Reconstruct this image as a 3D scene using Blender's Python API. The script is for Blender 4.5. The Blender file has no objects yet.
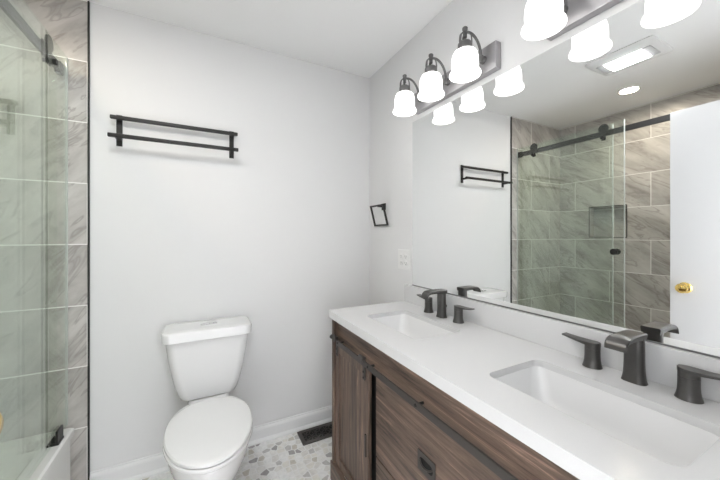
import bpy, bmesh, math, random
from mathutils import Vector, Matrix
random.seed(7)
PI = math.pi
S = bpy.context.scene
COL = S.collection

# ---------------------------------------------------------------- camera, world, exposure
CAM_H = 1.281
YAW = math.radians(27.46)
cam_data = bpy.data.cameras.new('camera')
cam_data.sensor_width = 36.0
cam_data.lens = 304.0 / 720.0 * 36.0
cam_data.shift_y = -5.0 / 720.0
cam_data.clip_start = 0.02
cam = bpy.data.objects.new('camera', cam_data)
cam.location = (0, 0, CAM_H)
cam.rotation_euler = (PI / 2, 0, -YAW)
COL.objects.link(cam)
S.camera = cam

world = bpy.data.worlds.new('world')
S.world = world
world.use_nodes = True
world.node_tree.nodes['Background'].inputs[0].default_value = (0.95, 0.97, 1.0, 1)
world.node_tree.nodes['Background'].inputs[1].default_value = 9.0
S.view_settings.view_transform = 'Standard'
S.view_settings.look = 'None'
S.view_settings.gamma = 1.0
S.view_settings.use_curve_mapping = False
S.view_settings.exposure = 0.28
# lamp strengths (each lamp is built further down)
SHADE_EMIT = 1.5
BULB_EMIT = 14
FAN_EMIT = 86
DOWNLIGHT_EMIT = 190
HALL_FILL_EMIT = 10  # added fill lamp out in the hallway

# ---------------------------------------------------------------- room dimensions
XR = 1.0986          # right wall
YB = 1.963           # back wall
ZC = 2.44            # ceiling
XT = -0.502          # where shower tile begins on the back wall
XL = -1.31           # shower left wall
YF = -0.03           # inner face of the entrance wall
YS = 0.43            # shower end wall

# ---------------------------------------------------------------- material helpers
def new_mat(name):
    m = bpy.data.materials.new(name)
    m.use_nodes = True
    nt = m.node_tree
    return m, nt, nt.nodes['Principled BSDF']

def node(nt, kind, **kw):
    n = nt.nodes.new(kind)
    for k, v in kw.items():
        if k.startswith('i_'):
            n.inputs[k[2:].replace('_', ' ')].default_value = v
        else:
            setattr(n, k, v)
    return n

def plain(name, col, rough=0.5, metal=0.0, bump=0.0, bscale=200.0, spec=0.5, coat=0.0, vary=0.0, vscale=6.0):
    m, nt, b = new_mat(name)
    b.inputs['Base Color'].default_value = (*col, 1)
    b.inputs['Roughness'].default_value = rough
    b.inputs['Metallic'].default_value = metal
    b.inputs['Specular IOR Level'].default_value = spec
    b.inputs['Coat Weight'].default_value = coat
    b.inputs['Coat Roughness'].default_value = 0.08
    tc = node(nt, 'ShaderNodeTexCoord')
    if bump > 0:
        n = node(nt, 'ShaderNodeTexNoise'); n.inputs['Scale'].default_value = bscale; n.inputs['Detail'].default_value = 3
        nt.links.new(tc.outputs['Object'], n.inputs['Vector'])
        bp = node(nt, 'ShaderNodeBump'); bp.inputs['Strength'].default_value = bump; bp.inputs['Distance'].default_value = 0.002
        nt.links.new(n.outputs['Fac'], bp.inputs['Height'])
        nt.links.new(bp.outputs['Normal'], b.inputs['Normal'])
    if vary > 0:
        n2 = node(nt, 'ShaderNodeTexNoise'); n2.inputs['Scale'].default_value = vscale; n2.inputs['Detail'].default_value = 4
        nt.links.new(tc.outputs['Object'], n2.inputs['Vector'])
        r = node(nt, 'ShaderNodeValToRGB')
        r.color_ramp.elements[0].position = 0.3; r.color_ramp.elements[1].position = 0.7
        r.color_ramp.elements[0].color = (*[c * (1 - vary) for c in col], 1)
        r.color_ramp.elements[1].color = (*[min(1, c * (1 + vary)) for c in col], 1)
        nt.links.new(n2.outputs['Fac'], r.inputs['Fac'])
        nt.links.new(r.outputs['Color'], b.inputs['Base Color'])
    return m

def emitter(name, col, strength):
    m, nt, b = new_mat(name)
    nt.nodes.remove(b)
    e = node(nt, 'ShaderNodeEmission'); e.inputs['Color'].default_value = (*col, 1); e.inputs['Strength'].default_value = strength
    nt.links.new(e.outputs[0], nt.nodes['Material Output'].inputs['Surface'])
    return m

def tile_mat(name, axis, shift):
    """12x24 inch veined porcelain in running bond; axis is the wall's horizontal axis."""
    m, nt, b = new_mat(name)
    L = nt.links.new
    tc = node(nt, 'ShaderNodeTexCoord')
    sp = node(nt, 'ShaderNodeSeparateXYZ'); L(tc.outputs['Object'], sp.inputs[0])
    sh = node(nt, 'ShaderNodeMath', operation='ADD'); sh.inputs[1].default_value = shift
    L(sp.outputs[axis], sh.inputs[0])
    cb = node(nt, 'ShaderNodeCombineXYZ'); L(sh.outputs[0], cb.inputs[0]); zs = node(nt, 'ShaderNodeMath', operation='ADD'); zs.inputs[1].default_value = -0.035
    L(sp.outputs['Z'], zs.inputs[0]); L(zs.outputs[0], cb.inputs[1])
    br = node(nt, 'ShaderNodeTexBrick', offset=0.5, offset_frequency=2, squash=1.0, squash_frequency=2)
    br.inputs['Color1'].default_value = (0, 0, 0, 1); br.inputs['Color2'].default_value = (1, 1, 1, 1)
    br.inputs['Mortar'].default_value = (0.5, 0.5, 0.5, 1)
    br.inputs['Scale'].default_value = 1.0; br.inputs['Mortar Size'].default_value = 0.0027
    br.inputs['Mortar Smooth'].default_value = 0.1; br.inputs['Bias'].default_value = 0.0
    br.inputs['Brick Width'].default_value = 0.61; br.inputs['Row Height'].default_value = 0.300
    L(cb.outputs[0], br.inputs['Vector'])
    # every tile has its own piece of stone
    off = node(nt, 'ShaderNodeMath', operation='MULTIPLY'); off.inputs[1].default_value = 31.7
    L(br.outputs['Color'], off.inputs[0])
    cz = node(nt, 'ShaderNodeCombineXYZ'); L(off.outputs[0], cz.inputs[2])
    ad = node(nt, 'ShaderNodeVectorMath', operation='ADD'); L(cb.outputs[0], ad.inputs[0]); L(cz.outputs[0], ad.inputs[1])
    mp = node(nt, 'ShaderNodeMapping', vector_type='TEXTURE'); mp.inputs['Rotation'].default_value = (0, 0, math.radians(46 if axis == 'X' else 38))
    mp.inputs['Scale'].default_value = (1 / 2.2, 1 / 7.0, 1)
    L(ad.outputs[0], mp.inputs['Vector'])
    n1 = node(nt, 'ShaderNodeTexNoise'); n1.inputs['Scale'].default_value = 1.0; n1.inputs['Detail'].default_value = 7; n1.inputs['Roughness'].default_value = 0.62; n1.inputs['Distortion'].default_value = 0.35
    L(mp.outputs[0], n1.inputs['Vector'])
    r1 = node(nt, 'ShaderNodeValToRGB'); cr = r1.color_ramp
    cr.elements[0].position = 0.30; cr.elements[0].color = (0.26, 0.242, 0.225, 1)
    cr.elements[1].position = 0.72; cr.elements[1].color = (0.655, 0.635, 0.605, 1)
    e = cr.elements.new(0.43); e.color = (0.42, 0.40, 0.375, 1)
    e = cr.elements.new(0.55); e.color = (0.525, 0.503, 0.475, 1)
    L(n1.outputs['Fac'], r1.inputs['Fac'])
    mp2 = node(nt, 'ShaderNodeMapping', vector_type='TEXTURE'); mp2.inputs['Rotation'].default_value = (0, 0, math.radians(52 if axis == 'X' else 32)); mp2.inputs['Scale'].default_value = (1 / 2.4, 1 / 10.0, 1)
    L(ad.outputs[0], mp2.inputs['Vector'])
    n2 = node(nt, 'ShaderNodeTexNoise'); n2.inputs['Scale'].default_value = 1.0; n2.inputs['Detail'].default_value = 4; n2.inputs['Distortion'].default_value = 1.2
    L(mp2.outputs[0], n2.inputs['Vector'])
    r2 = node(nt, 'ShaderNodeValToRGB'); cr = r2.color_ramp
    cr.elements[0].position = 0.0; cr.elements[0].color = (0, 0, 0, 1); cr.elements[1].position = 1.0; cr.elements[1].color = (0, 0, 0, 1)
    for p, v in ((0.355, 0), (0.39, 0.6), (0.43, 0), (0.62, 0), (0.645, 0.5), (0.68, 0)):
        e = cr.elements.new(p); e.color = (v, v, v, 1)
    L(n2.outputs['Fac'], r2.inputs['Fac'])
    mx = node(nt, 'ShaderNodeMixRGB'); mx.inputs['Color2'].default_value = (0.24, 0.21, 0.195, 1)
    L(r2.outputs['Color'], mx.inputs['Fac']); L(r1.outputs['Color'], mx.inputs['Color1'])
    gm = node(nt, 'ShaderNodeMixRGB'); gm.inputs['Color2'].default_value = (0.86, 0.845, 0.82, 1)
    L(br.outputs['Fac'], gm.inputs['Fac']); L(mx.outputs[0], gm.inputs['Color1'])
    L(gm.outputs[0], b.inputs['Base Color'])
    b.inputs['Roughness'].default_value = 0.3
    bp = node(nt, 'ShaderNodeBump', invert=True); bp.inputs['Strength'].default_value = 0.4; bp.inputs['Distance'].default_value = 0.001
    L(br.outputs['Fac'], bp.inputs['Height']); L(bp.outputs['Normal'], b.inputs['Normal'])
    return m

def pebble_mat():
    m, nt, b = new_mat('pebble_mosaic')
    L = nt.links.new
    tc = node(nt, 'ShaderNodeTexCoord')
    nz = node(nt, 'ShaderNodeTexNoise'); nz.inputs['Scale'].default_value = 14; nz.inputs['Detail'].default_value = 2
    L(tc.outputs['Object'], nz.inputs['Vector'])
    vm = node(nt, 'ShaderNodeMixRGB', blend_type='LINEAR_LIGHT'); vm.inputs['Fac'].default_value = 0.008
    L(tc.outputs['Object'], vm.inputs['Color1']); L(nz.outputs['Color'], vm.inputs['Color2'])
    v1 = node(nt, 'ShaderNodeTexVoronoi', feature='F1', voronoi_dimensions='2D'); v1.inputs['Scale'].default_value = 25; v1.inputs['Randomness'].default_value = 0.68
    v2 = node(nt, 'ShaderNodeTexVoronoi', feature='DISTANCE_TO_EDGE', voronoi_dimensions='2D'); v2.inputs['Scale'].default_value = 25; v2.inputs['Randomness'].default_value = 0.68
    L(vm.outputs[0], v1.inputs['Vector']); L(vm.outputs[0], v2.inputs['Vector'])
    sc = node(nt, 'ShaderNodeSeparateColor'); L(v1.outputs['Color'], sc.inputs[0])
    r = node(nt, 'ShaderNodeValToRGB'); cr = r.color_ramp; cr.interpolation = 'CONSTANT'
    cols = [(0.0, (0.90, 0.885, 0.855)), (0.2, (0.82, 0.80, 0.765)), (0.36, (0.94, 0.935, 0.92)), (0.56, (0.66, 0.62, 0.55)), (0.65, (0.87, 0.845, 0.79)),
            (0.78, (0.62, 0.60, 0.585)), (0.86, (0.93, 0.92, 0.90)), (0.955, (0.42, 0.40, 0.395))]
    cr.elements[0].color = (*cols[0][1], 1); cr.elements[1].position = cols[1][0]; cr.elements[1].color = (*cols[1][1], 1)
    for p, c in cols[2:]:
        e = cr.elements.new(p); e.color = (*c, 1)
    L(sc.outputs[0], r.inputs['Fac'])
    n3 = node(nt, 'ShaderNodeTexNoise'); n3.inputs['Scale'].default_value = 45; n3.inputs['Detail'].default_value = 5
    L(tc.outputs['Object'], n3.inputs['Vector'])
    r3 = node(nt, 'ShaderNodeValToRGB'); r3.color_ramp.elements[0].position = 0.25; r3.color_ramp.elements[0].color = (0.80, 0.80, 0.80, 1); r3.color_ramp.elements[1].position = 0.7
    L(n3.outputs['Fac'], r3.inputs['Fac'])
    ml = node(nt, 'ShaderNodeMixRGB', blend_type='MULTIPLY'); ml.inputs['Fac'].default_value = 1
    L(r.outputs['Color'], ml.inputs['Color1']); L(r3.outputs['Color'], ml.inputs['Color2'])
    g = node(nt, 'ShaderNodeValToRGB'); g.color_ramp.elements[0].position = 0.05; g.color_ramp.elements[1].position = 0.11
    L(v2.outputs['Distance'], g.inputs['Fac'])
    mx = node(nt, 'ShaderNodeMixRGB'); mx.inputs['Color1'].default_value = (0.86, 0.855, 0.84, 1)
    L(g.outputs['Color'], mx.inputs['Fac']); L(ml.outputs[0], mx.inputs['Color2'])
    L(mx.outputs[0], b.inputs['Base Color'])
    bp = node(nt, 'ShaderNodeBump'); bp.inputs['Strength'].default_value = 0.5; bp.inputs['Distance'].default_value = 0.003
    L(g.outputs['Color'], bp.inputs['Height']); L(bp.outputs['Normal'], b.inputs['Normal'])
    b.inputs['Roughness'].default_value = 0.4
    return m

def wood_mat(name, along):
    m, nt, b = new_mat(name)
    L = nt.links.new
    tc = node(nt, 'ShaderNodeTexCoord')
    mp = node(nt, 'ShaderNodeMapping')
    hi, lo = 42.0, 2.2
    mp.inputs['Scale'].default_value = (hi, lo, hi) if along == 'Y' else ((hi, hi, lo) if along == 'Z' else (lo, hi, hi))
    L(tc.outputs['Object'], mp.inputs['Vector'])
    n1 = node(nt, 'ShaderNodeTexNoise'); n1.inputs['Scale'].default_value = 1.0; n1.inputs['Detail'].default_value = 8; n1.inputs['Roughness'].default_value = 0.72; n1.inputs['Distortion'].default_value = 0.9
    L(mp.outputs[0], n1.inputs['Vector'])
    r = node(nt, 'ShaderNodeValToRGB'); cr = r.color_ramp
    cr.elements[0].position = 0.34; cr.elements[0].color = (0.036, 0.030, 0.023, 1)
    cr.elements[1].position = 0.66; cr.elements[1].color = (0.42, 0.285, 0.22, 1)
    e = cr.elements.new(0.46); e.color = (0.135, 0.095, 0.073, 1)
    e = cr.elements.new(0.58); e.color = (0.21, 0.152, 0.118, 1)
    L(n1.outputs['Fac'], r.inputs['Fac'])
    mp2 = node(nt, 'ShaderNodeMapping')
    h2, l2 = 9.0, 1.2
    mp2.inputs['Scale'].default_value = (h2, l2, h2) if along == 'Y' else ((h2, h2, l2) if along == 'Z' else (l2, h2, h2))
    L(tc.outputs['Object'], mp2.inputs['Vector'])
    n2 = node(nt, 'ShaderNodeTexNoise'); n2.inputs['Scale'].default_value = 1.0; n2.inputs['Detail'].default_value = 3
    L(mp2.outputs[0], n2.inputs['Vector'])
    r2 = node(nt, 'ShaderNodeValToRGB'); r2.color_ramp.elements[0].position = 0.3; r2.color_ramp.elements[0].color = (0.62, 0.60, 0.60, 1); r2.color_ramp.elements[1].position = 0.7; r2.color_ramp.elements[1].color = (1.15, 1.08, 1.05, 1)
    L(n2.outputs['Fac'], r2.inputs['Fac'])
    ml = node(nt, 'ShaderNodeMixRGB', blend_type='MULTIPLY'); ml.inputs['Fac'].default_value = 1
    L(r.outputs['Color'], ml.inputs['Color1']); L(r2.outputs['Color'], ml.inputs['Color2'])
    L(ml.outputs[0], b.inputs['Base Color'])
    b.inputs['Roughness'].default_value = 0.45
    bp = node(nt, 'ShaderNodeBump'); bp.inputs['Strength'].default_value = 0.25; bp.inputs['Distance'].default_value = 0.001
    L(n1.outputs['Fac'], bp.inputs['Height']); L(bp.outputs['Normal'], b.inputs['Normal'])
    return m

def glass_mat(name, tint, edge=False):
    """clear float glass: Schlick reflection over tinted transmission, both faces alike"""
    m, nt, b = new_mat(name)
    nt.nodes.remove(b)
    L = nt.links.new
    lw = node(nt, 'ShaderNodeLayerWeight'); lw.inputs['Blend'].default_value = 0.5
    p = node(nt, 'ShaderNodeMath', operation='POWER'); p.inputs[1].default_value = 5.0; L(lw.outputs['Facing'], p.inputs[0])
    ma = node(nt, 'ShaderNodeMath', operation='MULTIPLY_ADD'); ma.inputs[1].default_value = 0.955; ma.inputs[2].default_value = 0.045; L(p.outputs[0], ma.inputs[0])
    t = node(nt, 'ShaderNodeBsdfTransparent'); t.inputs['Color'].default_value = (*tint, 1)
    g = node(nt, 'ShaderNodeBsdfGlossy'); g.inputs['Roughness'].default_value = 0.0; g.inputs['Color'].default_value = (0.98, 1, 0.98, 1)
    mx = node(nt, 'ShaderNodeMixShader'); L(ma.outputs[0], mx.inputs[0]); L(t.outputs[0], mx.inputs[1]); L(g.outputs[0], mx.inputs[2])
    L(mx.outputs[0], nt.nodes['Material Output'].inputs['Surface'])
    return m

def glass_edge_strip():
    m, nt, b = new_mat('painted_glass_edge')  # pale colour stands in for light caught along the polished glass edges
    b.inputs['Base Color'].default_value = (0.78, 0.82, 0.78, 1)
    b.inputs['Roughness'].default_value = 0.25
    b.inputs['Alpha'].default_value = 0.55
    return m

def shade_mat():
    m, nt, b = new_mat('frosted_lamp_glass')
    nt.nodes.remove(b)
    L = nt.links.new
    d = node(nt, 'ShaderNodeBsdfDiffuse'); d.inputs['Color'].default_value = (0.6, 0.595, 0.585, 1)
    t = node(nt, 'ShaderNodeBsdfTranslucent'); t.inputs['Color'].default_value = (0.22, 0.217, 0.212, 1)
    mx = node(nt, 'ShaderNodeMixShader'); mx.inputs[0].default_value = 0.55; L(d.outputs[0], mx.inputs[1]); L(t.outputs[0], mx.inputs[2])
    e = node(nt, 'ShaderNodeEmission'); e.inputs['Color'].default_value = (1, 0.99, 0.975, 1); e.inputs['Strength'].default_value = SHADE_EMIT
    a = node(nt, 'ShaderNodeAddShader'); L(mx.outputs[0], a.inputs[0]); L(e.outputs[0], a.inputs[1])
    L(a.outputs[0], nt.nodes['Material Output'].inputs['Surface'])
    return m

M = {
    'wall': plain('wall_paint', (0.77, 0.77, 0.77), 0.6, bump=0.05, bscale=350),
    'ceiling': plain('ceiling_paint', (0.94, 0.94, 0.94), 0.7, bump=0.05, bscale=300),
    'white_trim': plain('white_trim_paint', (0.80, 0.80, 0.80), 0.35),
    'tile_back': tile_mat('veined_tile_back', 'X', 0.807),
    'tile_left': tile_mat('veined_tile_left', 'Y', -1.19),
    'pebble': pebble_mat(),
    'wood_y': wood_mat('walnut_grain_level', 'Y'),
    'wood_z': wood_mat('walnut_grain_upright', 'Z'),
    'wood_x': wood_mat('walnut_grain_crosswise', 'X'),
    'black': plain('matte_black_metal', (0.022, 0.021, 0.020), 0.42, metal=0.3),
    'bronze': plain('gunmetal', (0.10, 0.097, 0.094), 0.34, metal=0.75),
    'plate': plain('brushed_gunmetal_plate', (0.42, 0.41, 0.42), 0.34, metal=0.9),
    'lamp_metal': plain('dark_lamp_metal', (0.17, 0.167, 0.167), 0.38, metal=0.7),
    'rail_metal': plain('dark_iron', (0.075, 0.068, 0.064), 0.45, metal=0.4),
    'ceramic': plain('white_vitreous_china', (0.80, 0.80, 0.80), 0.12, coat=0.4),
    'plastic': plain('white_seat_plastic', (0.82, 0.82, 0.82), 0.2),
    'quartz': plain('white_quartz', (0.68, 0.68, 0.682), 0.16, vary=0.01, vscale=300),
    'acrylic': plain('white_tub_enamel', (0.84, 0.84, 0.82), 0.15),
    'chrome': plain('chrome', (0.62, 0.62, 0.62), 0.15, metal=1.0),
    'brass': plain('polished_brass', (0.85, 0.62, 0.20), 0.12, metal=1.0),
    'silver': plain('mirror_silver', (0.90, 0.91, 0.905), 0.0, metal=1.0),
    'glass': glass_mat('greenish_glass', (0.95, 0.978, 0.957)),
    'bright_edge': glass_edge_strip(),
    'shade': shade_mat(),
    'bulb': emitter('bulb_glow', (1, 0.98, 0.95), BULB_EMIT),
    'fan_lens': emitter('fan_lens_glow', (0.97, 0.985, 1), FAN_EMIT),
    'downlight': emitter('downlight_glow', (1, 0.88, 0.70), DOWNLIGHT_EMIT),
    'hall_fill_glow': emitter('added_hall_fill_glow', (0.98, 0.99, 1.0), HALL_FILL_EMIT),  # glow of the added lamp behind the camera
    'channel': plain('grey_channel', (0.2, 0.2, 0.2), 0.4, metal=0.6),
    'dark_hole': plain('dark_recess', (0.012, 0.012, 0.012), 0.8),
    'outlet': plain('outlet_plastic', (0.82, 0.82, 0.81), 0.3),
    'grille': plain('grey_grille', (0.35, 0.35, 0.35), 0.5),
    'door_paint': plain('door_paint', (0.68, 0.68, 0.685), 0.4),
    'hall_bounce_floor': plain('hall_bounce_floor', (0.80, 0.79, 0.78), 0.4),  # kept pale to bounce light upward into the bathroom
}

# ---------------------------------------------------------------- mesh helpers
def B():
    return bmesh.new()

def box(bm, x0, x1, y0, y1, z0, z1, bev=0.0, seg=2):
    r = bmesh.ops.create_cube(bm, size=1.0)
    vs = r['verts']
    for v in vs:
        v.co = Vector(((x0 + x1) / 2 + v.co.x * (x1 - x0), (y0 + y1) / 2 + v.co.y * (y1 - y0), (z0 + z1) / 2 + v.co.z * (z1 - z0)))
    if bev > 0:
        es = list({e for v in vs for e in v.link_edges})
        bmesh.ops.bevel(bm, geom=es, offset=bev, segments=seg, profile=0.5, affect='EDGES', clamp_overlap=True)

def loft(bm, loops, cap0=True, cap1=True, closed=True):
    rows = [[bm.verts.new(p) for p in lp] for lp in loops]
    n = len(rows[0])
    for a, b in zip(rows, rows[1:]):
        for i in range(n if closed else n - 1):
            j = (i + 1) % n
            bm.faces.new((a[i], a[j], b[j], b[i]))
    if cap0:
        bm.faces.new(list(reversed(rows[0])))
    if cap1:
        bm.faces.new(rows[-1])
    return rows

def rrect(cx, cy, w, d, r, z, k=6):
    """rounded rectangle loop, counter-clockwise"""
    r = min(r, w / 2 - 1e-4, d / 2 - 1e-4)
    pts = []
    for sx, sy, a0 in ((1, 1, 0), (-1, 1, 90), (-1, -1, 180), (1, -1, 270)):
        for i in range(k + 1):
            a = math.radians(a0 + 90 * i / k)
            pts.append(Vector((cx + sx * (w / 2 - r) + r * math.cos(a), cy + sy * (d / 2 - r) + r * math.sin(a), z)))
    return pts

def lathe(bm, prof, c=(0, 0, 0), axis='Z', n=32, cap0=False, cap1=False):
    c = Vector(c)
    loops = []
    for r, h in prof:
        lp = []
        for i in range(n):
            a = 2 * PI * i / n
            p, q = r * math.cos(a), r * math.sin(a)
            v = Vector((p, q, h)) if axis == 'Z' else (Vector((h, p, q)) if axis == 'X' else Vector((q, h, p)))
            lp.append(c + v)
        loops.append(lp)
    loft(bm, loops, cap0, cap1)

def tube(bm, pts, r, n=12, flat=None):
    """swept round bar (or flat strap: flat=(width vector, half width, half thickness)) along points"""
    pts = [Vector(p) for p in pts]
    loops = []
    up = None
    for i, p in enumerate(pts):
        t = (pts[min(i + 1, len(pts) - 1)] - pts[max(i - 1, 0)]).normalized()
        if flat:
            w = Vector(flat[0]).normalized(); nn = t.cross(w).normalized()
            hw, ht = flat[1], flat[2]
            loops.append([p + w * hw + nn * ht, p - w * hw + nn * ht, p - w * hw - nn * ht, p + w * hw - nn * ht])
        else:
            if up is None:
                up = Vector((0, 0, 1)) if abs(t.z) < 0.9 else Vector((1, 0, 0))
            s = t.cross(up).normalized(); u2 = s.cross(t).normalized(); up = u2
            loops.append([p + (s * math.cos(2 * PI * k / n) + u2 * math.sin(2 * PI * k / n)) * r for k in range(n)])
    loft(bm, loops)

def bezier(p0, p1, p2, p3, n=14):
    p0, p1, p2, p3 = map(Vector, (p0, p1, p2, p3))
    return [(1 - t) ** 3 * p0 + 3 * (1 - t) ** 2 * t * p1 + 3 * (1 - t) * t * t * p2 + t ** 3 * p3 for t in [i / n for i in range(n + 1)]]

def plate_with_holes(bm, outer, holes, z0, z1):
    edges = []
    for lp in [outer] + holes:
        vs = [bm.verts.new((p.x, p.y, z1)) for p in lp]
        for i in range(len(vs)):
            edges.append(bm.edges.new((vs[i], vs[(i + 1) % len(vs)])))
    r = bmesh.ops.triangle_fill(bm, use_beauty=True, use_dissolve=False, edges=edges)
    faces = [f for f in r['geom'] if isinstance(f, bmesh.types.BMFace)]
    ex = bmesh.ops.extrude_face_region(bm, geom=faces)
    for v in [g for g in ex['geom'] if isinstance(g, bmesh.types.BMVert)]:
        v.co.z = z0

def obj(name, bm, mat, parent=None, sharp=0.65, flat=False):
    if not flat:
        bmesh.ops.remove_doubles(bm, verts=bm.verts, dist=1e-6)
    bmesh.ops.recalc_face_normals(bm, faces=bm.faces)
    if parent is not None:
        root = parent
        while root.parent is not None:
            root = root.parent
        off = Vector(root.location)
        bmesh.ops.translate(bm, verts=bm.verts, vec=-off)
    for f in bm.faces:
        f.smooth = not flat
    for e in bm.edges:
        if len(e.link_faces) == 2 and e.calc_face_angle(0) > sharp:
            e.smooth = False
    me = bpy.data.meshes.new(name)
    bm.to_mesh(me); bm.free()
    me.materials.append(mat)
    o = bpy.data.objects.new(name, me)
    COL.objects.link(o)
    if not flat:
        wn = o.modifiers.new('weighted_normals', 'WEIGHTED_NORMAL')
        wn.weight = 50; wn.keep_sharp = True
    if parent is not None:
        o.parent = parent
    return o

def thing(name, label, cat, loc=(0, 0, 0), group=None):
    o = bpy.data.objects.new(name, None)
    o.empty_display_size = 0.05
    COL.objects.link(o)
    o.location = loc
    o['label'] = label; o['category'] = cat
    if group:
        o['group'] = group
    return o

def tag(o, label, cat, group=None):
    o['label'] = label; o['category'] = cat
    if group:
        o['group'] = group
    return o

def struct(name, bm, mat, parent=None):
    o = obj(name, bm, mat, parent, flat=True)
    if parent is None:
        o['kind'] = 'structure'
    return o

def copy_tree(o, parent=None):
    c = o.copy(); COL.objects.link(c)
    if parent is not None:
        c.parent = parent
    for ch in [x for x in bpy.data.objects if x.parent == o]:
        copy_tree(ch, c)
    return c

# ================================================================ the room
T = 0.10
HALL_Y = -2.6
bm = B(); box(bm, XL - T, XR + T, YF - 0.12, YB + T, -0.08, 0.0); struct('floor', bm, M['pebble'])
# ceiling
bm = B(); box(bm, XL - T, XR + T, YF - 0.12, YB + T, ZC, ZC + 0.08); struct('ceiling', bm, M['ceiling'])
bm = B(); box(bm, XL - T, XR + T, YB, YB + T, 0, ZC); struct('wall_back', bm, M['wall'])
bm = B(); box(bm, XR, XR + T, YF - 0.12, YB, 0, ZC); struct('wall_right', bm, M['wall'])
# left wall with the tiled shower niche
NY0, NY1, NZ0, NZ1 = 1.363, 1.665, 1.262, 1.558
bm = B()
plate_with_holes(bm, [Vector(p) for p in ((YS - 0.02, 0, 0), (YB, 0, 0), (YB, ZC, 0), (YS - 0.02, ZC, 0))],
                 [[Vector(p) for p in ((NY0, NZ0, 0), (NY1, NZ0, 0), (NY1, NZ1, 0), (NY0, NZ1, 0))]], -0.12, 0.0)
for v in bm.verts:
    v.co = Vector((XL + v.co.z, v.co.x, v.co.y))
box(bm, XL - 0.1195, XL - 0.085, NY0, NY1, NZ0, NZ1)
struct('wall_shower_left', bm, M['tile_left'])
bm = B(); box(bm, XL, XT, YB - 0.010, YB - 0.0002, 0, ZC); struct('wall_shower_back', bm, M['tile_back'])
bm = B(); box(bm, XL, XT, YS - 0.012, YS, 0, ZC); struct('wall_shower_front', bm, M['tile_back'])
bm = B(); box(bm, XL - T, XT, YF - 0.12, YS - 0.0125, 0, ZC); struct('wall_left', bm, M['wall'])
# entrance wall with its doorway (the photographer stands in it)
DX0, DX1, DZ = -0.37, 0.46, 2.06
bm = B()
box(bm, XT, DX0, YF - 0.12, YF, 0, ZC)
box(bm, DX1, XR, YF - 0.12, YF, 0, ZC)
box(bm, DX0, DX1, YF - 0.12, YF, DZ, ZC)
struct('wall_front', bm, M['wall'])
# unseen hallway, added to carry daylight and lamp light in through the doorway
bm = B(); box(bm, -1.7, 1.9, HALL_Y, YF - 0.12, -0.08, 0.0); struct('floor_hall', bm, M['hall_bounce_floor'])
bm = B(); box(bm, -1.7, 1.9, HALL_Y, YF - 0.12, ZC, ZC + 0.08); struct('ceiling_hall', bm, M['ceiling'])
bm = B(); box(bm, -1.7, 1.9, HALL_Y - 0.1, HALL_Y, 0, ZC); struct('wall_hall', bm, M['wall'])
bm = B(); box(bm, -1.8, -1.7, HALL_Y, YF - 0.12, 0, ZC); struct('wall_hall_light_block', bm, M['wall'])  # added to block daylight from this end, off the counter's front edge
hl = thing('hall_fill_lamp', 'round white flush lamp added in the unseen hallway as fill light', 'ceiling light', (0.08, -0.75, ZC))  # added lamp behind the camera, fills the bathroom from the front
bm = B(); lathe(bm, [(0.19, ZC - 0.001), (0.19, ZC - 0.03), (0.175, ZC - 0.035)], (0.08, -0.75, 0), n=40); obj('base_ring', bm, M['white_trim'], hl)
bm = B(); lathe(bm, [(0.175, ZC - 0.03), (0.16, ZC - 0.055), (0.10, ZC - 0.075), (0.004, ZC - 0.082)], (0.08, -0.75, 0), n=40, cap1=True); obj('diffuser', bm, M['hall_fill_glow'], hl)

# trims
bm = B(); box(bm, XT + 0.0005, XT + 0.0075, YB - 0.013, YB, 0, ZC - 0.002, 0.001); struct('trim_1', bm, M['black'])
for k, (y0, y1, z0, z1) in enumerate(((NY0 - 0.006, NY0, NZ0 - 0.006, NZ1 + 0.006), (NY1, NY1 + 0.006, NZ0 - 0.006, NZ1 + 0.006),
                                      (NY0, NY1, NZ1, NZ1 + 0.006), (NY0, NY1, NZ0 - 0.006, NZ0))):
    bm = B(); box(bm, XL + 0.0005, XL + 0.004, y0, y1, z0, z1); struct('trim_%d' % (k + 2), bm, M['black'])

def skirting(name, x0, x1, y, sgn, axis='X'):
    prof = [(0, 0), (0.022, 0), (0.022, 0.010), (0.017, 0.020), (0.0135, 0.024), (0.0135, 0.078), (0.011, 0.086), (0.006, 0.092), (0.005, 0.10), (0, 0.10)]
    bm = B()
    if axis == 'X':
        loops = [[Vector((x, y + sgn * d, z)) for d, z in prof] for x in (x0, x1)]
    else:
        loops = [[Vector((y + sgn * d, x, z)) for d, z in prof] for x in (x0, x1)]
    loft(bm, loops)
    return struct(name, bm, M['white_trim'])
skirting('baseboard_back', XT + 0.009, XR, YB - 0.0002, -1)
skirting('baseboard_right', 1.505, YB - 0.023, XR - 0.0002, -1, 'Y')

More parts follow.
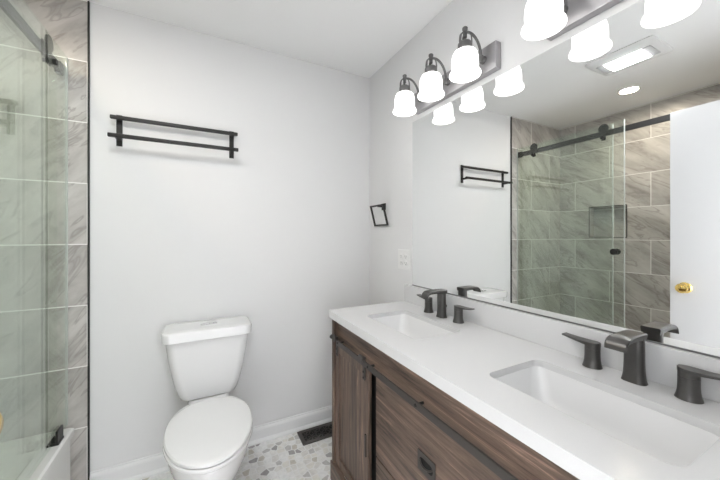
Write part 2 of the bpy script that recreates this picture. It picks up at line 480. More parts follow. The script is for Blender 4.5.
# open bathroom door, parked against the left return
DFX = -0.360
door = bpy.data.objects.new('door_1', None); COL.objects.link(door); door['kind'] = 'structure'; door.location = (DFX - 0.018, 0.777, 0)
bm = B(); box(bm, DFX - 0.036, DFX, 0.0, 0.777, 0.012, 2.03, 0.002); obj('door_leaf', bm, M['door_paint'], door)
for s in (1, -1):
    bm = B()
    x0 = DFX if s == 1 else DFX - 0.036
    lathe(bm, [(0.0, 0.0), (0.032, 0.0), (0.032, s * 0.004), (0.026, s * 0.010), (0.013, s * 0.013), (0.011, s * 0.028), (0.016, s * 0.034), (0.025, s * 0.040), (0.0285, s * 0.050), (0.026, s * 0.059), (0.016, s * 0.065), (0.0, s * 0.066)], (x0, 0.712, 0.968), 'X', 32)
    k = obj('door_knob', bm, M['brass'], door)
    k['label'] = 'polished brass door knob'
for z in (0.25, 1.05, 1.83):
    bm = B(); lathe(bm, [(0.006, -0.045), (0.006, 0.045)], (DFX + 0.004, -0.004, z), 'Z', 10, True, True); obj('hinge', bm, M['brass'], door)

# ================================================================ bathtub and shower enclosure
tub = thing('bathtub', 'white bathtub behind the sliding glass shower door', 'bathtub', (-0.93, 1.19, 0))
TX0, TX1, TY0, TY1, TZ = XL + 0.004, -0.548, YS + 0.004, YB - 0.014, 0.354
bm = B()
cx, cy, w, d = (TX0 + TX1) / 2, (TY0 + TY1) / 2, TX1 - TX0, TY1 - TY0
loops = [rrect(cx, cy, w - 0.03, d, 0.006, 0.0, 8), rrect(cx, cy, w - 0.03, d, 0.006, TZ - 0.05, 8), rrect(cx, cy, w, d, 0.008, TZ - 0.035, 8),
         rrect(cx, cy, w, d, 0.008, TZ - 0.008, 8), rrect(cx, cy, w - 0.014, d - 0.014, 0.012, TZ, 8),
         rrect(cx - 0.005, cy, w - 0.14, d - 0.16, 0.12, TZ, 8), rrect(cx - 0.005, cy, w - 0.165, d - 0.185, 0.12, TZ - 0.012, 8),
         rrect(cx - 0.005, cy, w - 0.21, d - 0.30, 0.13, TZ - 0.17, 8), rrect(cx - 0.005, cy, w - 0.27, d - 0.42, 0.13, TZ - 0.27, 8), rrect(cx - 0.005, cy, w - 0.36, d - 0.55, 0.12, TZ - 0.295, 8)]
loft(bm, loops); obj('tub_shell', bm, M['acrylic'], tub)
bm = B(); lathe(bm, [(0.0, 0), (0.03, 0.0), (0.032, 0.004), (0.028, 0.006), (0.0, 0.005)], (cx, YS + 0.42, TZ - 0.2945), n=24); obj('drain', bm, M['chrome'], tub)

GX = -0.578      # sliding pane (outer)
FX = -0.617      # fixed pane (inner)
GT = 2.134
rail = thing('shower_door_rail', 'black flat metal rail running along the top of the glass shower', 'rail', (-0.600, 1.19, 2.05))
bm = B(); box(bm, -0.606, -0.594, YS + 0.02, YB - 0.030, 2.050, 2.092, 0.001); obj('bar', bm, M['black'], rail)
for y0, y1 in ((YS + 0.002, YS + 0.040), (YB - 0.050, YB - 0.012)):
    bm = B(); box(bm, -0.612, -0.588, y0, y1, 2.044, 2.098, 0.003); obj('wall_bracket', bm, M['black'], rail)
for y in (1.245, 1.85):
    bm = B(); lathe(bm, [(0, -0.005), (0.014, -0.005), (0.014, 0.002)], (-0.6075, y, 2.071), 'X', 20, True, True); obj('standoff', bm, M['black'], rail)

fp = thing('fixed_glass_panel', 'fixed clear glass shower panel behind the sliding pane', 'glass panel', (FX, 1.57, TZ))
bm = B(); box(bm, FX - 0.004, FX + 0.004, 1.180, YB - 0.0135, TZ + 0.006, GT); obj('glass_pane', bm, M['glass'], fp)
bm = B(); box(bm, FX - 0.005, FX + 0.005, 1.1745, 1.1805, TZ + 0.006, GT, 0.0015); obj('bright_edge_strip', bm, M['bright_edge'], fp)  # added pale strip, paints the bright line of the pane's edge
bm = B(); box(bm, FX - 0.009, FX + 0.009, 1.45, 1.51, TZ + 0.0005, TZ + 0.03, 0.002); obj('clamp', bm, M['black'], fp)

sd = thing('sliding_shower_door', 'clear glass sliding shower door hung on black rollers, pushed open', 'shower door', (GX, 1.51, TZ + 0.01))
bm = B(); box(bm, GX - 0.004, GX + 0.004, 1.092, 1.945, TZ + 0.014, GT); obj('glass_pane', bm, M['glass'], sd)
for y in (1.785, 1.225):
    bm = B(); box(bm, GX - 0.0125, GX - 0.0045, y - 0.014, y + 0.014, 2.015, 2.125, 0.003)
    lathe(bm, [(0, -0.0135), (0.033, -0.0135), (0.035, -0.011), (0.035, -0.006), (0.033, -0.0045), (0, -0.0045)], (GX, y, 2.108), 'X', 32)
    h = obj('roller_hanger', bm, M['black'], sd)
    bm = B(); lathe(bm, [(0, -0.030), (0.0150, -0.030), (0.0150, -0.026), (0.0125, -0.024), (0.0125, -0.016), (0.0150, -0.0145), (0.0150, -0.0137), (0, -0.0137)], (GX, y, 2.1075), 'X', 28)
    obj('roller', bm, M['black'], h)
    bm = B(); lathe(bm, [(0, 0.0045), (0.012, 0.0045), (0.013, 0.007), (0.013, 0.016), (0.011, 0.018), (0, 0.018)], (GX, y, 2.034), 'X', 20)
    lathe(bm, [(0, -0.0275), (0.009, -0.0275), (0.009, -0.0125)], (GX, y, 2.034), 'X', 18, True, True)
    obj('glass_bolt', bm, M['black'], h)
for y0, y1 in ((1.0865, 1.0925), (1.9445, 1.9505)):
    bm = B(); box(bm, GX - 0.005, GX + 0.005, y0, y1, TZ + 0.014, GT, 0.0015); obj('bright_edge_strip', bm, M['bright_edge'], sd)  # painted bright edges of the sliding pane
for s in (1, -1):
    bm = B(); lathe(bm, [(0, s * 0.0045), (0.012, s * 0.0045), (0.013, s * 0.012), (0.022, s * 0.016), (0.024, s * 0.020), (0.024, s * 0.027), (0.021, s * 0.030), (0, s * 0.030)], (GX, 1.146, 1.155), 'X', 28)
    obj('door_knob', bm, M['black'], sd)
gd = thing('door_guide', 'small black guide block on the bathtub rim under the shower door', 'guide', (GX, 1.85, TZ))
bm = B(); box(bm, GX - 0.022, GX + 0.018, 1.80, 1.86, TZ + 0.0005, TZ + 0.010, 0.001); obj('foot', bm, M['black'], gd)
for x, jz in ((GX - 0.018, 0.018), (GX + 0.006, 0.062)):
    bm = B(); box(bm, x, x + 0.010, 1.80, 1.86, TZ + 0.0095, TZ + jz, 0.003); obj('jaw', bm, M['black'], gd)

# ================================================================ ceiling fixtures
cl = thing('recessed_light', 'small round glowing recessed light in the ceiling above the shower', 'ceiling light', (-0.842, 1.165, ZC))
bm = B(); lathe(bm, [(0.075, -0.0005), (0.075, -0.005), (0.060, -0.008), (0.056, -0.004), (0.056, -0.0005)], (-0.842, 1.165, ZC), n=40); obj('trim_ring', bm, M['white_trim'], cl)
bm = B(); lathe(bm, [(0.0, -0.003), (0.056, -0.003)], (-0.842, 1.165, ZC), n=40); obj('lens', bm, M['downlight'], cl)
ef = thing('exhaust_fan', 'square white ceiling exhaust fan with a lit rectangular lens', 'exhaust fan', (-0.27, 0.955, ZC))
ex, ey = -0.27, 0.955
bm = B()
loft(bm, [rrect(ex, ey, 0.30, 0.36, 0.02, ZC - 0.0005), rrect(ex, ey, 0.30, 0.36, 0.02, ZC - 0.010), rrect(ex, ey, 0.26, 0.32, 0.02, ZC - 0.022), rrect(ex, ey, 0.135, 0.20, 0.006, ZC - 0.023)], True, True)
obj('cover', bm, M['white_trim'], ef)
for sy in (1, -1):
    bm = B(); box(bm, ex - 0.075, ex + 0.075, ey + sy * 0.122 - 0.020, ey + sy * 0.122 + 0.020, ZC - 0.0245, ZC - 0.0215); g = obj('grille', bm, M['grille'], ef)
bm = B(); box(bm, ex - 0.065, ex + 0.065, ey - 0.098, ey + 0.098, ZC - 0.030, ZC - 0.0232, 0.003); obj('lens', bm, M['fan_lens'], ef)

# ================================================================ vanity cabinet
VY0, VY1 = -0.005, 1.487
CT = 0.886           # counter top height
CTH = 0.037
CF = 0.592           # counter front
F0 = 0.606           # frame front
van = thing('vanity_cabinet', 'dark walnut double vanity with barn doors under the white counter', 'vanity', (0.85, 0.74, 0))
VB = CT - CTH - 0.0005   # underside of the counter's mitred edge
for y0, y1 in ((VY1 - 0.022, VY1), (VY0, VY0 + 0.022)):
    bm = B(); box(bm, F0, XR - 0.004, y0, y1, 0.03, VB, 0.0015); obj('side_panel', bm, M['wood_z'], van)
bm = B(); box(bm, 0.700, XR - 0.004, VY0 + 0.022, VY1 - 0.022, 0.09, 0.115); obj('bottom_panel', bm, M['wood_y'], van)
bm = B(); box(bm, 0.655, 0.668, VY0 + 0.022, VY1 - 0.022, 0.075, 0.70); obj('carcass_front', bm, M['dark_hole'], van)
bm = B(); box(bm, 0.632, 0.650, VY0 + 0.022, VY1 - 0.022, 0.718, VB, 0.0015); obj('apron', bm, M['wood_y'], van)
# plinth
bm = B(); box(bm, 0.598, 0.62, VY0 - 0.0, VY1 + 0.004, 0.0, 0.098, 0.003); box(bm, 0.62, 1.05, VY1 - 0.018, VY1 + 0.004, 0.0, 0.098, 0.003); obj('plinth', bm, M['wood_y'], van, flat=True)
# centre drawers
for z0, z1 in ((0.372, 0.714), (0.104, 0.366)):
    bm = B(); box(bm, 0.636, 0.654, 0.406, 1.082, z0, z1, 0.002); dr = obj('drawer_front', bm, M['wood_y'], van)
    zc = (z0 + z1) / 2 + 0.002; yc = 0.762
    bm = B()
    o_ = [Vector((p.x, p.y, 0)) for p in rrect(yc, zc, 0.084, 0.064, 0.003, 0, 3)]
    h_ = [Vector((p.x, p.y, 0)) for p in rrect(yc, zc, 0.066, 0.030, 0.0149, 0, 6)]
    plate_with_holes(bm, o_, [h_], -0.0015, 0.0015)
    for v in bm.verts:
        v.co = Vector((0.6335 - v.co.z, v.co.x, v.co.y))
    pl = obj('pull_plate', bm, M['rail_metal'], dr)
    bm = B(); lp = rrect(yc, zc, 0.066, 0.030, 0.0149, 0, 6)
    loft(bm, [[Vector((0.6325, p.x, p.y)) for p in lp], [Vector((0.6350, yc + (p.x - yc) * 0.96, zc + (p.y - zc) * 0.93)) for p in lp]], True, True)
    obj('pull_recess', bm, M['dark_hole'], pl)
    bm = B(); tube(bm, bezier((0.6325, yc + 0.030, zc + 0.006), (0.622, yc + 0.020, zc - 0.008), (0.622, yc - 0.020, zc - 0.008), (0.6325, yc - 0.030, zc + 0.006)), 0.003, 10); obj('pull_bail', bm, M['rail_metal'], pl)
# barn doors
for (y0, y1, hy) in ((1.112, 1.460, 1.128), (0.030, 0.378, 0.362)):
    z0, z1 = 0.104, 0.722
    st = 0.042
    bm = B()
    box(bm, 0.616, 0.634, y0, y0 + st, z0, z1, 0.002); box(bm, 0.616, 0.634, y1 - st, y1, z0, z1, 0.002)
    box(bm, 0.616, 0.634, y0 + st, y1 - st, z1 - st, z1, 0.002); box(bm, 0.616, 0.634, y0 + st, y1 - st, z0, z0 + st, 0.002)
    d = obj('barn_door', bm, M['wood_z'], van, flat=True)
    bm = B(); box(bm, 0.6245, 0.631, y0 + st - 0.003, y1 - st + 0.003, z0 + st - 0.003, z1 - st + 0.003); obj('door_panel', bm, M['wood_z'], d)
    bm = B(); box(bm, 0.6085, 0.6158, hy - 0.005, hy + 0.005, 0.345, 0.44, 0.002); obj('door_handle', bm, M['rail_metal'], d)
    for hy2 in (y0 + 0.028, y1 - 0.028):
        bm = B(); box(bm, 0.6085, 0.6155, hy2 - 0.009, hy2 + 0.009, 0.664, 0.752, 0.002)
        box(bm, 0.594, 0.6155, hy2 - 0.011, hy2 + 0.011, 0.752, 0.764, 0.003)
        lathe(bm, [(0, -0.003), (0.017, -0.003), (0.019, 0.0), (0.017, 0.004), (0, 0.004)], (0.594, hy2, 0.758), 'X', 24)
        hg = obj('roller_hanger', bm, M['rail_metal'], d)
        bm = B()
        for zb in (0.675, 0.700):
            lathe(bm, [(0, -0.003), (0.004, -0.003), (0.005, 0.0)], (0.6085, hy2, zb), 'X', 12)
        obj('bolt', bm, M['black'], hg)
# barn track
bm = B(); box(bm, 0.6005, 0.6075, VY0 + 0.075, VY1 - 0.075, 0.729, 0.753, 0.001); tr = obj('barn_track', bm, M['rail_metal'], van)
for y in (0.085, 0.42, 0.775, 1.09, 1.398):
    bm = B(); lathe(bm, [(0, -0.004), (0.005, -0.003), (0.006, 0.0)], (0.6005, y, 0.741), 'X', 14)
    lathe(bm, [(0.005, 0.007), (0.005, 0.0315)], (0.6005, y, 0.741), 'X', 12); obj('bolt', bm, M['black'], tr)
# towel knob on the side panel
bm = B(); lathe(bm, [(0.010, 0), (0.010, 0.003), (0.005, 0.005), (0.005, 0.022), (0.011, 0.026), (0.011, 0.034), (0.0, 0.035)], (0.6175, VY1, 0.736), 'Y', 20, True); obj('side_knob', bm, M['black'], van)

# ================================================================ countertop, sinks
SLAB = 0.020
SINKS = ((0.832, 1.113), (0.832, 0.402))
SW, SL = 0.236, 0.400
ct = thing('vanity_countertop', 'long white quartz countertop on the walnut vanity', 'countertop', (0.85, 0.74, CT))
bm = B()
outer = [Vector((CF, -0.012, 0)), Vector((XR - 0.002, -0.012, 0)), Vector((XR - 0.002, 1.498, 0)), Vector((CF, 1.498, 0))]
plate_with_holes(bm, outer, [rrect(x, y, SW, SL, 0.028, 0, 8) for x, y in SINKS], CT - SLAB, CT)
box(bm, CF, CF + 0.020, -0.012, 1.498, CT - CTH, CT - SLAB)
box(bm, CF + 0.020, XR - 0.002, 1.478, 1.498, CT - CTH, CT - SLAB)
obj('slab', bm, M['quartz'], ct, flat=True)
bm = B(); box(bm, XR - 0.0205, XR - 0.0005, -0.012, 1.499, CT + 0.0002, CT + 0.100, 0.0015); obj('backsplash', bm, M['quartz'], ct)

def make_sink(x, y, label):
    s = thing('sink', label, 'sink', (x, y, CT - 0.17), 'undermount sinks in the white counter')
    bm = B()
    zt = CT - SLAB - 0.0003
    lps = [rrect(x, y, SW + 0.040, SL + 0.040, 0.04, zt, 8), rrect(x, y, SW - 0.002, SL - 0.002, 0.030, zt, 8), rrect(x, y, SW - 0.008, SL - 0.008, 0.032, zt - 0.012, 8),
           rrect(x, y, SW - 0.030, SL - 0.034, 0.045, zt - 0.075, 8), rrect(x, y, SW - 0.060, SL - 0.075, 0.05, zt - 0.105, 8), rrect(x, y, SW - 0.10, SL - 0.14, 0.05, zt - 0.118, 8), rrect(x, y, 0.05, 0.05, 0.0245, zt - 0.125, 8)]
    out = [rrect(x, y, 0.06, 0.06, 0.029, zt - 0.137, 8), rrect(x, y, SW - 0.08, SL - 0.12, 0.05, zt - 0.132, 8), rrect(x, y, SW - 0.02, SL - 0.02, 0.05, zt - 0.10, 8), rrect(x, y, SW + 0.015, SL + 0.015, 0.045, zt - 0.012, 8), rrect(x, y, SW + 0.040, SL + 0.040, 0.04, zt - 0.010, 8)]
    loft(bm, lps + out, False, False)
    # close the loop between the last outer ring and the rim
    obj('basin', bm, M['ceramic'], s)
    bm = B(); lathe(bm, [(0.0, 0.003), (0.016, 0.0035), (0.018, 0.001), (0.022, 0.001), (0.0245, 0.003), (0.0265, 0.0)], (x, y, zt - 0.124), n=28, cap1=True); obj('drain', bm, M['bronze'], s)
    return s
make_sink(*SINKS[0], 'white rectangular sink in the counter nearest the toilet')
make_sink(*SINKS[1], 'large white rectangular sink in the near foreground of the counter')

# ---------------------------------------------------------------- faucets
def flared(bm, c, w, d, h, base, taper=0.94, k=8):
    """oval column that flares out to its foot"""
    lps = []
    for t in [0, 0.03, 0.08, 0.16, 0.28, 0.45, 0.7, 1.0]:
        f = base * math.exp(-t / 0.13)
        s = 1.0 + f
        lps.append(rrect(c[0], c[1], w * s, d * (1 + f * 0.9), min(w, d) * s * 0.42, c[2] + h * t, k))
    loft(bm, lps)

def make_faucet(x, y, label):
    z = CT + 0.0004
    f = thing('faucet', label, 'faucet', (x, y, z), 'widespread faucets on the white counter')
    bm = B()
    flared(bm, (x, y, z), 0.031, 0.043, 0.126, 0.30)
    # waterfall spout: flat strap bent down at its tip
    top = z + 0.126
    path = [(0.0165, 0.0), (-0.02, 0.0015), (-0.055, 0.001), (-0.080, -0.001), (-0.092, -0.005), (-0.100, -0.012), (-0.1045, -0.021), (-0.106, -0.030)]
    th = [0.018, 0.016, 0.014, 0.012, 0.010, 0.008, 0.006, 0.004]
    lps = []
    for i, (px, pz) in enumerate(path):
        a = path[max(i - 1, 0)]; b = path[min(i + 1, len(path) - 1)]
        t = Vector((b[0] - a[0], 0, b[1] - a[1])).normalized()
        nrm = Vector((t.z, 0, -t.x))
        if nrm.z > 0:
            nrm = -nrm
        c = Vector((x + px, y, top + pz + 0.006)); w = 0.0225 + (0.002 if px < -0.06 else 0)
        c2 = c + nrm * th[i]
        e = 0.003
        lps.append([Vector((c.x, y - w + e, c.z)), Vector((c.x, y + w - e, c.z)), Vector((c.x, y + w, c.z)) + nrm * e, Vector((c2.x, y + w - 0.002, c2.z)), Vector((c2.x, y - w + 0.002, c2.z)), Vector((c.x, y - w, c.z)) + nrm * e])
    loft(bm, lps)
    obj('spout', bm, M['bronze'], f, sharp=0.5)
    bm = B(); tube(bm, [(x + 0.026, y, z), (x + 0.026, y, z + 0.045)], 0.003, 10); lathe(bm, [(0.003, 0.043), (0.006, 0.047), (0.0065, 0.053), (0.004, 0.057), (0, 0.058)], (x + 0.026, y, z), n=16); obj('lift_rod', bm, M['bronze'], f)
    for s in (1, -1):
        hy = y + s * 0.102
        hx = x + 0.006
        bm = B(); lathe(bm, [(0.0250, 0), (0.0242, 0.003), (0.0220, 0.010), (0.0203, 0.020), (0.0195, 0.034), (0.0195, 0.052), (0.0185, 0.0525), (0.0185, 0.0535), (0.0195, 0.054), (0.0195, 0.064)], (hx, hy, z), n=32, cap0=True, cap1=True)
        h = obj('handle_body', bm, M['bronze'], f)
        bm = B()
        lps = []
        for t in [0, 0.05, 0.15, 0.3, 0.45, 0.6, 0.75, 0.9, 1.0]:
            yy = hy + s * (-0.0195 + t * 0.100)
            u = -0.0195 + t * 0.100
            w = math.sqrt(max(0.0, 0.0195 ** 2 - u * u)) if u < 0 else 0.0195 - 0.006 * min(1, u / 0.08)
            w = max(w, 0.006)
            zt = z + 0.0745 - 0.002 * max(0, math.sin(t * PI)) + 0.003 * t
            zb = z + 0.064 if u < 0.016 else zt - (0.0085 - 0.0045 * min(1, (u - 0.016) / 0.06))
            lps.append([Vector((hx - w, yy, zb)), Vector((hx + w, yy, zb)), Vector((hx + w, yy, zt - 0.001)), Vector((hx + w * 0.9, yy, zt)), Vector((hx - w * 0.9, yy, zt)), Vector((hx - w, yy, zt - 0.001))])
        loft(bm, lps); obj('lever', bm, M['bronze'], h)
    return f
make_faucet(1.024, 1.118, 'gunmetal faucet with two lever handles behind the sink nearer the toilet')
make_faucet(1.036, 0.387, 'gunmetal waterfall faucet with lever handles behind the foreground sink')

# ================================================================ mirror
mi = thing('wall_mirror', 'large frameless wall mirror above the white backsplash', 'mirror', (XR, 0.72, 0.99))
bm = B(); box(bm, XR - 0.006, XR - 0.0005, 0.0, 1.437, 0.991, 1.939); obj('mirror_glass', bm, M['silver'], mi)
bm = B(); box(bm, XR - 0.0076, XR - 0.0061, 0.0, 1.437, 0.9886, 0.9915); box(bm, XR - 0.0070, XR - 0.0005, 0.0, 1.437, 0.9865, 0.9905); obj('bottom_channel', bm, M['channel'], mi)

# ================================================================ vanity lights
LX = 0.957
def make_light(y, label):
    v = thing('vanity_light', label, 'wall lamp', (XR, y, 2.024), 'three lamp vanity lights above the mirror')
    bm = B(); box(bm, 1.066, XR - 0.0003, y - 0.270, y + 0.270, 1.968, 2.080, 0.003); obj('back_plate', bm, M['plate'], v)
    for k in (-1, 0, 1):
        yy = y + k * 0.209
        bm = B()
        # swan arm from the plate up and over to the hub
        tube(bm, bezier((1.052, yy, 2.028), (1.050, yy, 2.10), (1.000, yy, 2.135), (LX, yy, 2.112), 18), 0.0055, 10)
        lathe(bm, [(0, 2.010), (0.006, 2.012), (0.009, 2.020), (0.009, 2.040), (0.005, 2.044)], (1.052, yy, 0), n=16, cap1=True)
        lathe(bm, [(0.016, 0), (0.014, -0.012), (0.007, -0.016)], (1.066, yy, 2.026), 'X', 20, True, True)
        lathe(bm, [(0, 2.088), (0.008, 2.090), (0.0085, 2.118), (0.011, 2.122), (0.011, 2.130), (0.007, 2.134), (0, 2.135)], (LX, yy, 0), n=18)
        for q in range(3):
            a = math.radians(60 + 120 * q)
            dx, dy = math.cos(a), math.sin(a)
            tube(bm, bezier((LX, yy, 2.110), (LX + dx * 0.018, yy + dy * 0.018, 2.112), (LX + dx * 0.029, yy + dy * 0.029, 2.098), (LX + dx * 0.0265, yy + dy * 0.0265, 2.062), 10), 0, flat=((-dy, dx, 0), 0.005, 0.002))
        arm = obj('lamp_arm', bm, M['lamp_metal'], v)
        bm = B(); lathe(bm, [(0.0, 2.072), (0.022, 2.072), (0.024, 2.068), (0.0285, 2.064), (0.0285, 2.046), (0.025, 2.042), (0.025, 2.034), (0.020, 2.030), (0, 2.030)], (LX, yy, 0), n=28); obj('socket_cap', bm, M['lamp_metal'], arm)
        bm = B()
        prof = [(0.020, 2.038), (0.033, 2.036), (0.043, 2.030), (0.0495, 2.018), (0.0525, 2.002), (0.0535, 1.984), (0.0530, 1.966), (0.0540, 1.957), (0.0575, 1.950), (0.0615, 1.944), (0.0630, 1.938), (0.0615, 1.934),
                (0.0595, 1.936), (0.0555, 1.946), (0.0510, 1.955), (0.0495, 1.966), (0.0500, 1.984), (0.0485, 2.002), (0.0460, 2.016), (0.0405, 2.026), (0.032, 2.031), (0.020, 2.034)]
        lathe(bm, prof, (LX, yy, 0), n=44); obj('lamp_shade', bm, M['shade'], arm)
        bm = B(); lathe(bm, [(0.012, 2.029), (0.013, 2.010), (0.020, 1.995), (0.0235, 1.984), (0.0235, 1.974), (0.020, 1.963), (0.010, 1.958), (0, 1.957)], (LX, yy, 0), n=24, cap0=True); obj('bulb', bm, M['bulb'], arm)
    return v
make_light(1.117, 'dark metal wall lamp with three white glass shades above the sink nearer the toilet')
make_light(0.376, 'dark metal wall lamp with white glass shades above the foreground sink')

# ================================================================ wall fittings
tb = thing('towel_rack', 'black double bar towel rack on the grey back wall', 'towel rack', (-0.11, YB, 1.82))
for px in (-0.377, 0.156):
    bm = B(); box(bm, px - 0.0125, px + 0.0125, YB - 0.008, YB - 0.0002, 1.738, 1.897, 0.001)
    box(bm, px - 0.008, px + 0.008, YB - 0.040, YB - 0.006, 1.867, 1.883, 0.002)
    box(bm, px - 0.008, px + 0.008, YB - 0.084, YB - 0.006, 1.764, 1.780, 0.002); obj('bracket', bm, M['black'], tb)
for (yy, zz) in ((YB - 0.034, 1.875), (YB - 0.078, 1.772)):
    bm = B(); box(bm, -0.409, 0.187, yy - 0.0095, yy + 0.0095, zz - 0.0095, zz + 0.0095, 0.004, 3); obj('bar', bm, M['black'], tb)

tr_ = thing('towel_ring', 'black square towel ring on the wall left of the mirror', 'towel ring', (XR, 1.765, 1.49))
bm = B(); box(bm, XR - 0.008, XR - 0.0002, 1.735, 1.780, 1.450, 1.495, 0.002); box(bm, XR - 0.052, XR - 0.008, 1.749, 1.765, 1.468, 1.486, 0.003); obj('wall_mount', bm, M['black'], tr_)
def ring_pt(y, h):
    return Vector((1.048 + 0.034 * h, y, 1.478 - 0.130 * h))
bm = B()
c = [(ring_pt(1.690, 0), ring_pt(1.852, 0)), (ring_pt(1.852, 0), ring_pt(1.852, 1)), (ring_pt(1.852, 1), ring_pt(1.690, 1)), (ring_pt(1.690, 1), ring_pt(1.690, 0))]
for a, b_ in c:
    t = (b_ - a).normalized() * 0.005
    wv = Vector((0, 0, 1)) if abs(t.y) > 0.004 else Vector((0, 1, 0))
    tube(bm, [a - t, b_ + t], 0, flat=(wv, 0.0055, 0.005))
obj('ring', bm, M['black'], tr_)

ol = thing('outlet', 'white double electrical outlet on the wall beside the mirror', 'outlet', (XR, 1.524, 1.13))
bm = B(); box(bm, XR - 0.006, XR - 0.0002, 1.4625, 1.5865, 1.068, 1.192, 0.003); obj('cover_plate', bm, M['outlet'], ol)
for yc in (1.501, 1.548):
    for zc in (1.110, 1.150):
        bm = B()
        loft(bm, [[Vector((XR - 0.0055, p.x, p.y)) for p in rrect(yc, zc, 0.034, 0.030, 0.014, 0, 5)], [Vector((XR - 0.009, p.x, p.y)) for p in rrect(yc, zc, 0.032, 0.028, 0.0135, 0, 5)]])
        rc = obj('receptacle', bm, M['outlet'], ol)
        for dy in (-0.007, 0.007):
            bm = B(); box(bm, XR - 0.0094, XR - 0.0088, yc + dy - 0.001, yc + dy + 0.001, zc - 0.002, zc + 0.007); obj('slot', bm, M['dark_hole'], rc)
        bm = B(); lathe(bm, [(0, -0.0094), (0.0025, -0.0094), (0.0025, -0.0088)], (XR, yc, zc - 0.008), 'X', 10); obj('slot', bm, M['dark_hole'], rc)

# floor register
fr = thing('floor_register', 'black scrollwork metal floor register beside the baseboard', 'floor vent', (0.70, 1.865, 0))
RX0, RX1, RY0, RY1 = 0.545, 0.855, 1.796, 1.934
bm = B(); box(bm, RX0 + 0.004, RX1 - 0.004, RY0 + 0.004, RY1 - 0.004, 0.0004, 0.0012); obj('duct_opening', bm, M['dark_hole'], fr)
bm = B()
plate_with_holes(bm, rrect((RX0 + RX1) / 2, (RY0 + RY1) / 2, RX1 - RX0, RY1 - RY0, 0.004, 0, 3), [rrect((RX0 + RX1) / 2, (RY0 + RY1) / 2, RX1 - RX0 - 0.046, RY1 - RY0 - 0.046, 0.002, 0, 3)], 0.0008, 0.006)
obj('frame', bm, M['rail_metal'], fr)
bm = B()
nx, ny = 8, 3
sx, sy = (RX1 - RX0 - 0.046) / nx, (RY1 - RY0 - 0.046) / ny
for i in range(nx):
    for j in range(ny):
        cx_, cy_ = RX0 + 0.023 + sx * (i + 0.5), RY0 + 0.023 + sy * (j + 0.5)
        s = 1 if (i + j) % 2 else -1
        tube(bm, bezier((cx_ - sx / 2, cy_ - s * sy / 2, 0.0035), (cx_ + sx * 0.3, cy_ - s * sy * 0.5, 0.0035), (cx_ - sx * 0.3, cy_ + s * sy * 0.5, 0.0035), (cx_ + sx / 2, cy_ + s * sy / 2, 0.0035), 8), 0, flat=((0, 0, 1), 0.0018, 0.0022))
        tube(bm, bezier((cx_ - sx / 2, cy_ + s * sy * 0.1, 0.0035), (cx_ - sx * 0.2, cy_ + s * sy * 0.6, 0.0035), (cx_ + sx * 0.2, cy_ + s * sy * 0.2, 0.0035), (cx_ + sx / 2, cy_ - s * sy * 0.3, 0.0035), 8), 0, flat=((0, 0, 1), 0.0018, 0.0018))
obj('scroll_grille', bm, M['rail_metal'], fr)

# ================================================================ toilet
TXC = 0.033
tl = thing('toilet', 'white two-piece toilet with closed lid against the back wall', 'toilet', (TXC, 1.60, 0))
def egg(zc_, hw, yf, yb, z, n=48, sq=2.3):
    """egg outline: half width hw, front tip at yf, back at yb; widest nearer the back"""
    ym = yf + (yb - yf) * 0.56
    pts = []
    for i in range(n):
        a = 2 * PI * i / n
        cx_, sy_ = math.cos(a), math.sin(a)
        e = 2.0 if sy_ < 0 else sq
        r = (abs(cx_) ** e + abs(sy_) ** e) ** (-1.0 / e)
        pts.append(Vector((TXC + hw * cx_ * r, ym + (sy_ * r) * ((yb - ym) if sy_ > 0 else (ym - yf)), z)))
    return pts
# bowl with pedestal
bm = B()
lps = [egg(0, 0.105, 1.36, 1.88, 0.0, sq=4), egg(0, 0.108, 1.355, 1.88, 0.02, sq=4), egg(0, 0.100, 1.37, 1.875, 0.05, sq=4), egg(0, 0.094, 1.375, 1.87, 0.13, sq=4), egg(0, 0.105, 1.35, 1.86, 0.20, sq=3.5),
       egg(0, 0.148, 1.305, 1.85, 0.27, sq=3), egg(0, 0.167, 1.272, 1.84, 0.325, sq=2.8), egg(0, 0.172, 1.258, 1.83, 0.365, sq=2.8), egg(0, 0.175, 1.252, 1.83, 0.395, sq=2.8), egg(0, 0.172, 1.255, 1.828, 0.401, sq=2.8),
       egg(0, 0.130, 1.300, 1.70, 0.401, sq=2.2), egg(0, 0.122, 1.31, 1.69, 0.38, sq=2.2), egg(0, 0.09, 1.36, 1.64, 0.28, sq=2.2), egg(0, 0.04, 1.45, 1.58, 0.22, sq=2.2)]
loft(bm, lps)
loft(bm, [rrect(TXC, 1.855, 0.20, 0.150, 0.03, 0.39, 8), rrect(TXC, 1.862, 0.19, 0.135, 0.03, 0.4215, 8)])
obj('bowl', bm, M['ceramic'], tl)
bm = B()
loft(bm, [egg(0, 0.174, 1.252, 1.735, 0.4025, sq=2.5), egg(0, 0.179, 1.247, 1.738, 0.407, sq=2.5), egg(0, 0.179, 1.247, 1.738, 0.416, sq=2.5), egg(0, 0.175, 1.251, 1.736, 0.4195, sq=2.5),
          egg(0, 0.11, 1.33, 1.66, 0.4195, sq=2.2), egg(0, 0.108, 1.332, 1.658, 0.4025, sq=2.2)], False, False)
bm.verts.ensure_lookup_table()
obj('seat_ring', bm, M['plastic'], tl)
bm = B()
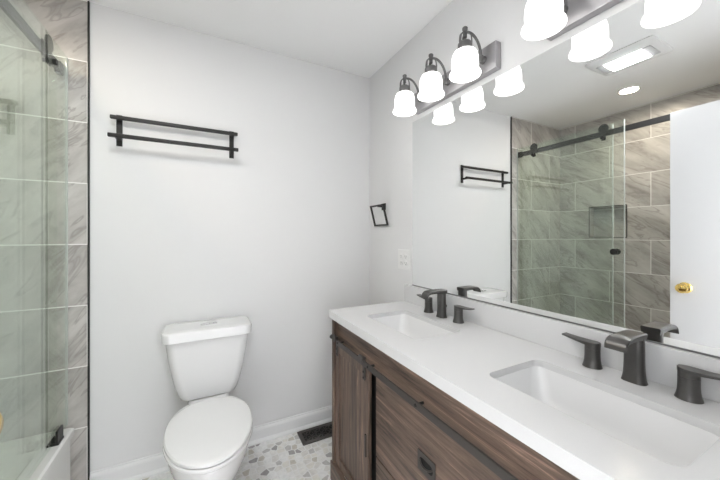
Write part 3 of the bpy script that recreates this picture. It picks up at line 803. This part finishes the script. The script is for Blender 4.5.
loft(bm, [egg(0, 0.172, 1.256, 1.732, 0.4215, sq=2.5), egg(0, 0.177, 1.250, 1.736, 0.425, sq=2.5), egg(0, 0.177, 1.250, 1.736, 0.434, sq=2.5), egg(0, 0.172, 1.256, 1.732, 0.4395, sq=2.5), egg(0, 0.155, 1.275, 1.73, 0.442, sq=2.5),
          egg(0, 0.08, 1.38, 1.65, 0.4435, sq=2.3), egg(0, 0.01, 1.50, 1.54, 0.444, sq=2)])
obj('seat_lid', bm, M['plastic'], tl)
for s in (1, -1):
    bm = B(); box(bm, TXC + s * 0.07 - 0.018, TXC + s * 0.07 + 0.018, 1.730, 1.760, 0.4015, 0.424, 0.006, 3); obj('hinge', bm, M['plastic'], tl)
# tank
bm = B()
tk = []
for z, w, d in ((0.422, 0.254, 0.145), (0.428, 0.266, 0.155), (0.450, 0.285, 0.162), (0.50, 0.316, 0.171), (0.58, 0.349, 0.180), (0.66, 0.374, 0.188), (0.72, 0.388, 0.192), (0.742, 0.392, 0.194)):
    tk.append(rrect(TXC, YB - 0.014 - d / 2, w, d, 0.045, z, 8))
loft(bm, tk); obj('tank', bm, M['ceramic'], tl)
bm = B()
lid = []
yl = YB - 0.012 - 0.105
for z, w, d in ((0.7425, 0.410, 0.202), (0.746, 0.420, 0.208), (0.785, 0.424, 0.212), (0.793, 0.418, 0.206), (0.797, 0.404, 0.192), (0.798, 0.30, 0.12)):
    lid.append(rrect(TXC, yl, w, d, 0.04, z, 8))
loft(bm, lid); ld_ = obj('tank_lid', bm, M['ceramic'], tl)
bm = B(); loft(bm, [rrect(TXC, yl, 0.082, 0.036, 0.0175, 0.7975, 8), rrect(TXC, yl, 0.082, 0.036, 0.0175, 0.801, 8), rrect(TXC, yl, 0.076, 0.030, 0.0145, 0.803, 8)]); fb = obj('flush_button', bm, M['chrome'], ld_)
bm = B(); loft(bm, [rrect(TXC + 0.012, yl, 0.030, 0.024, 0.0115, 0.8028, 8), rrect(TXC + 0.012, yl, 0.028, 0.022, 0.0105, 0.8042, 8)]); obj('flush_button_half', bm, M['chrome'], ld_)
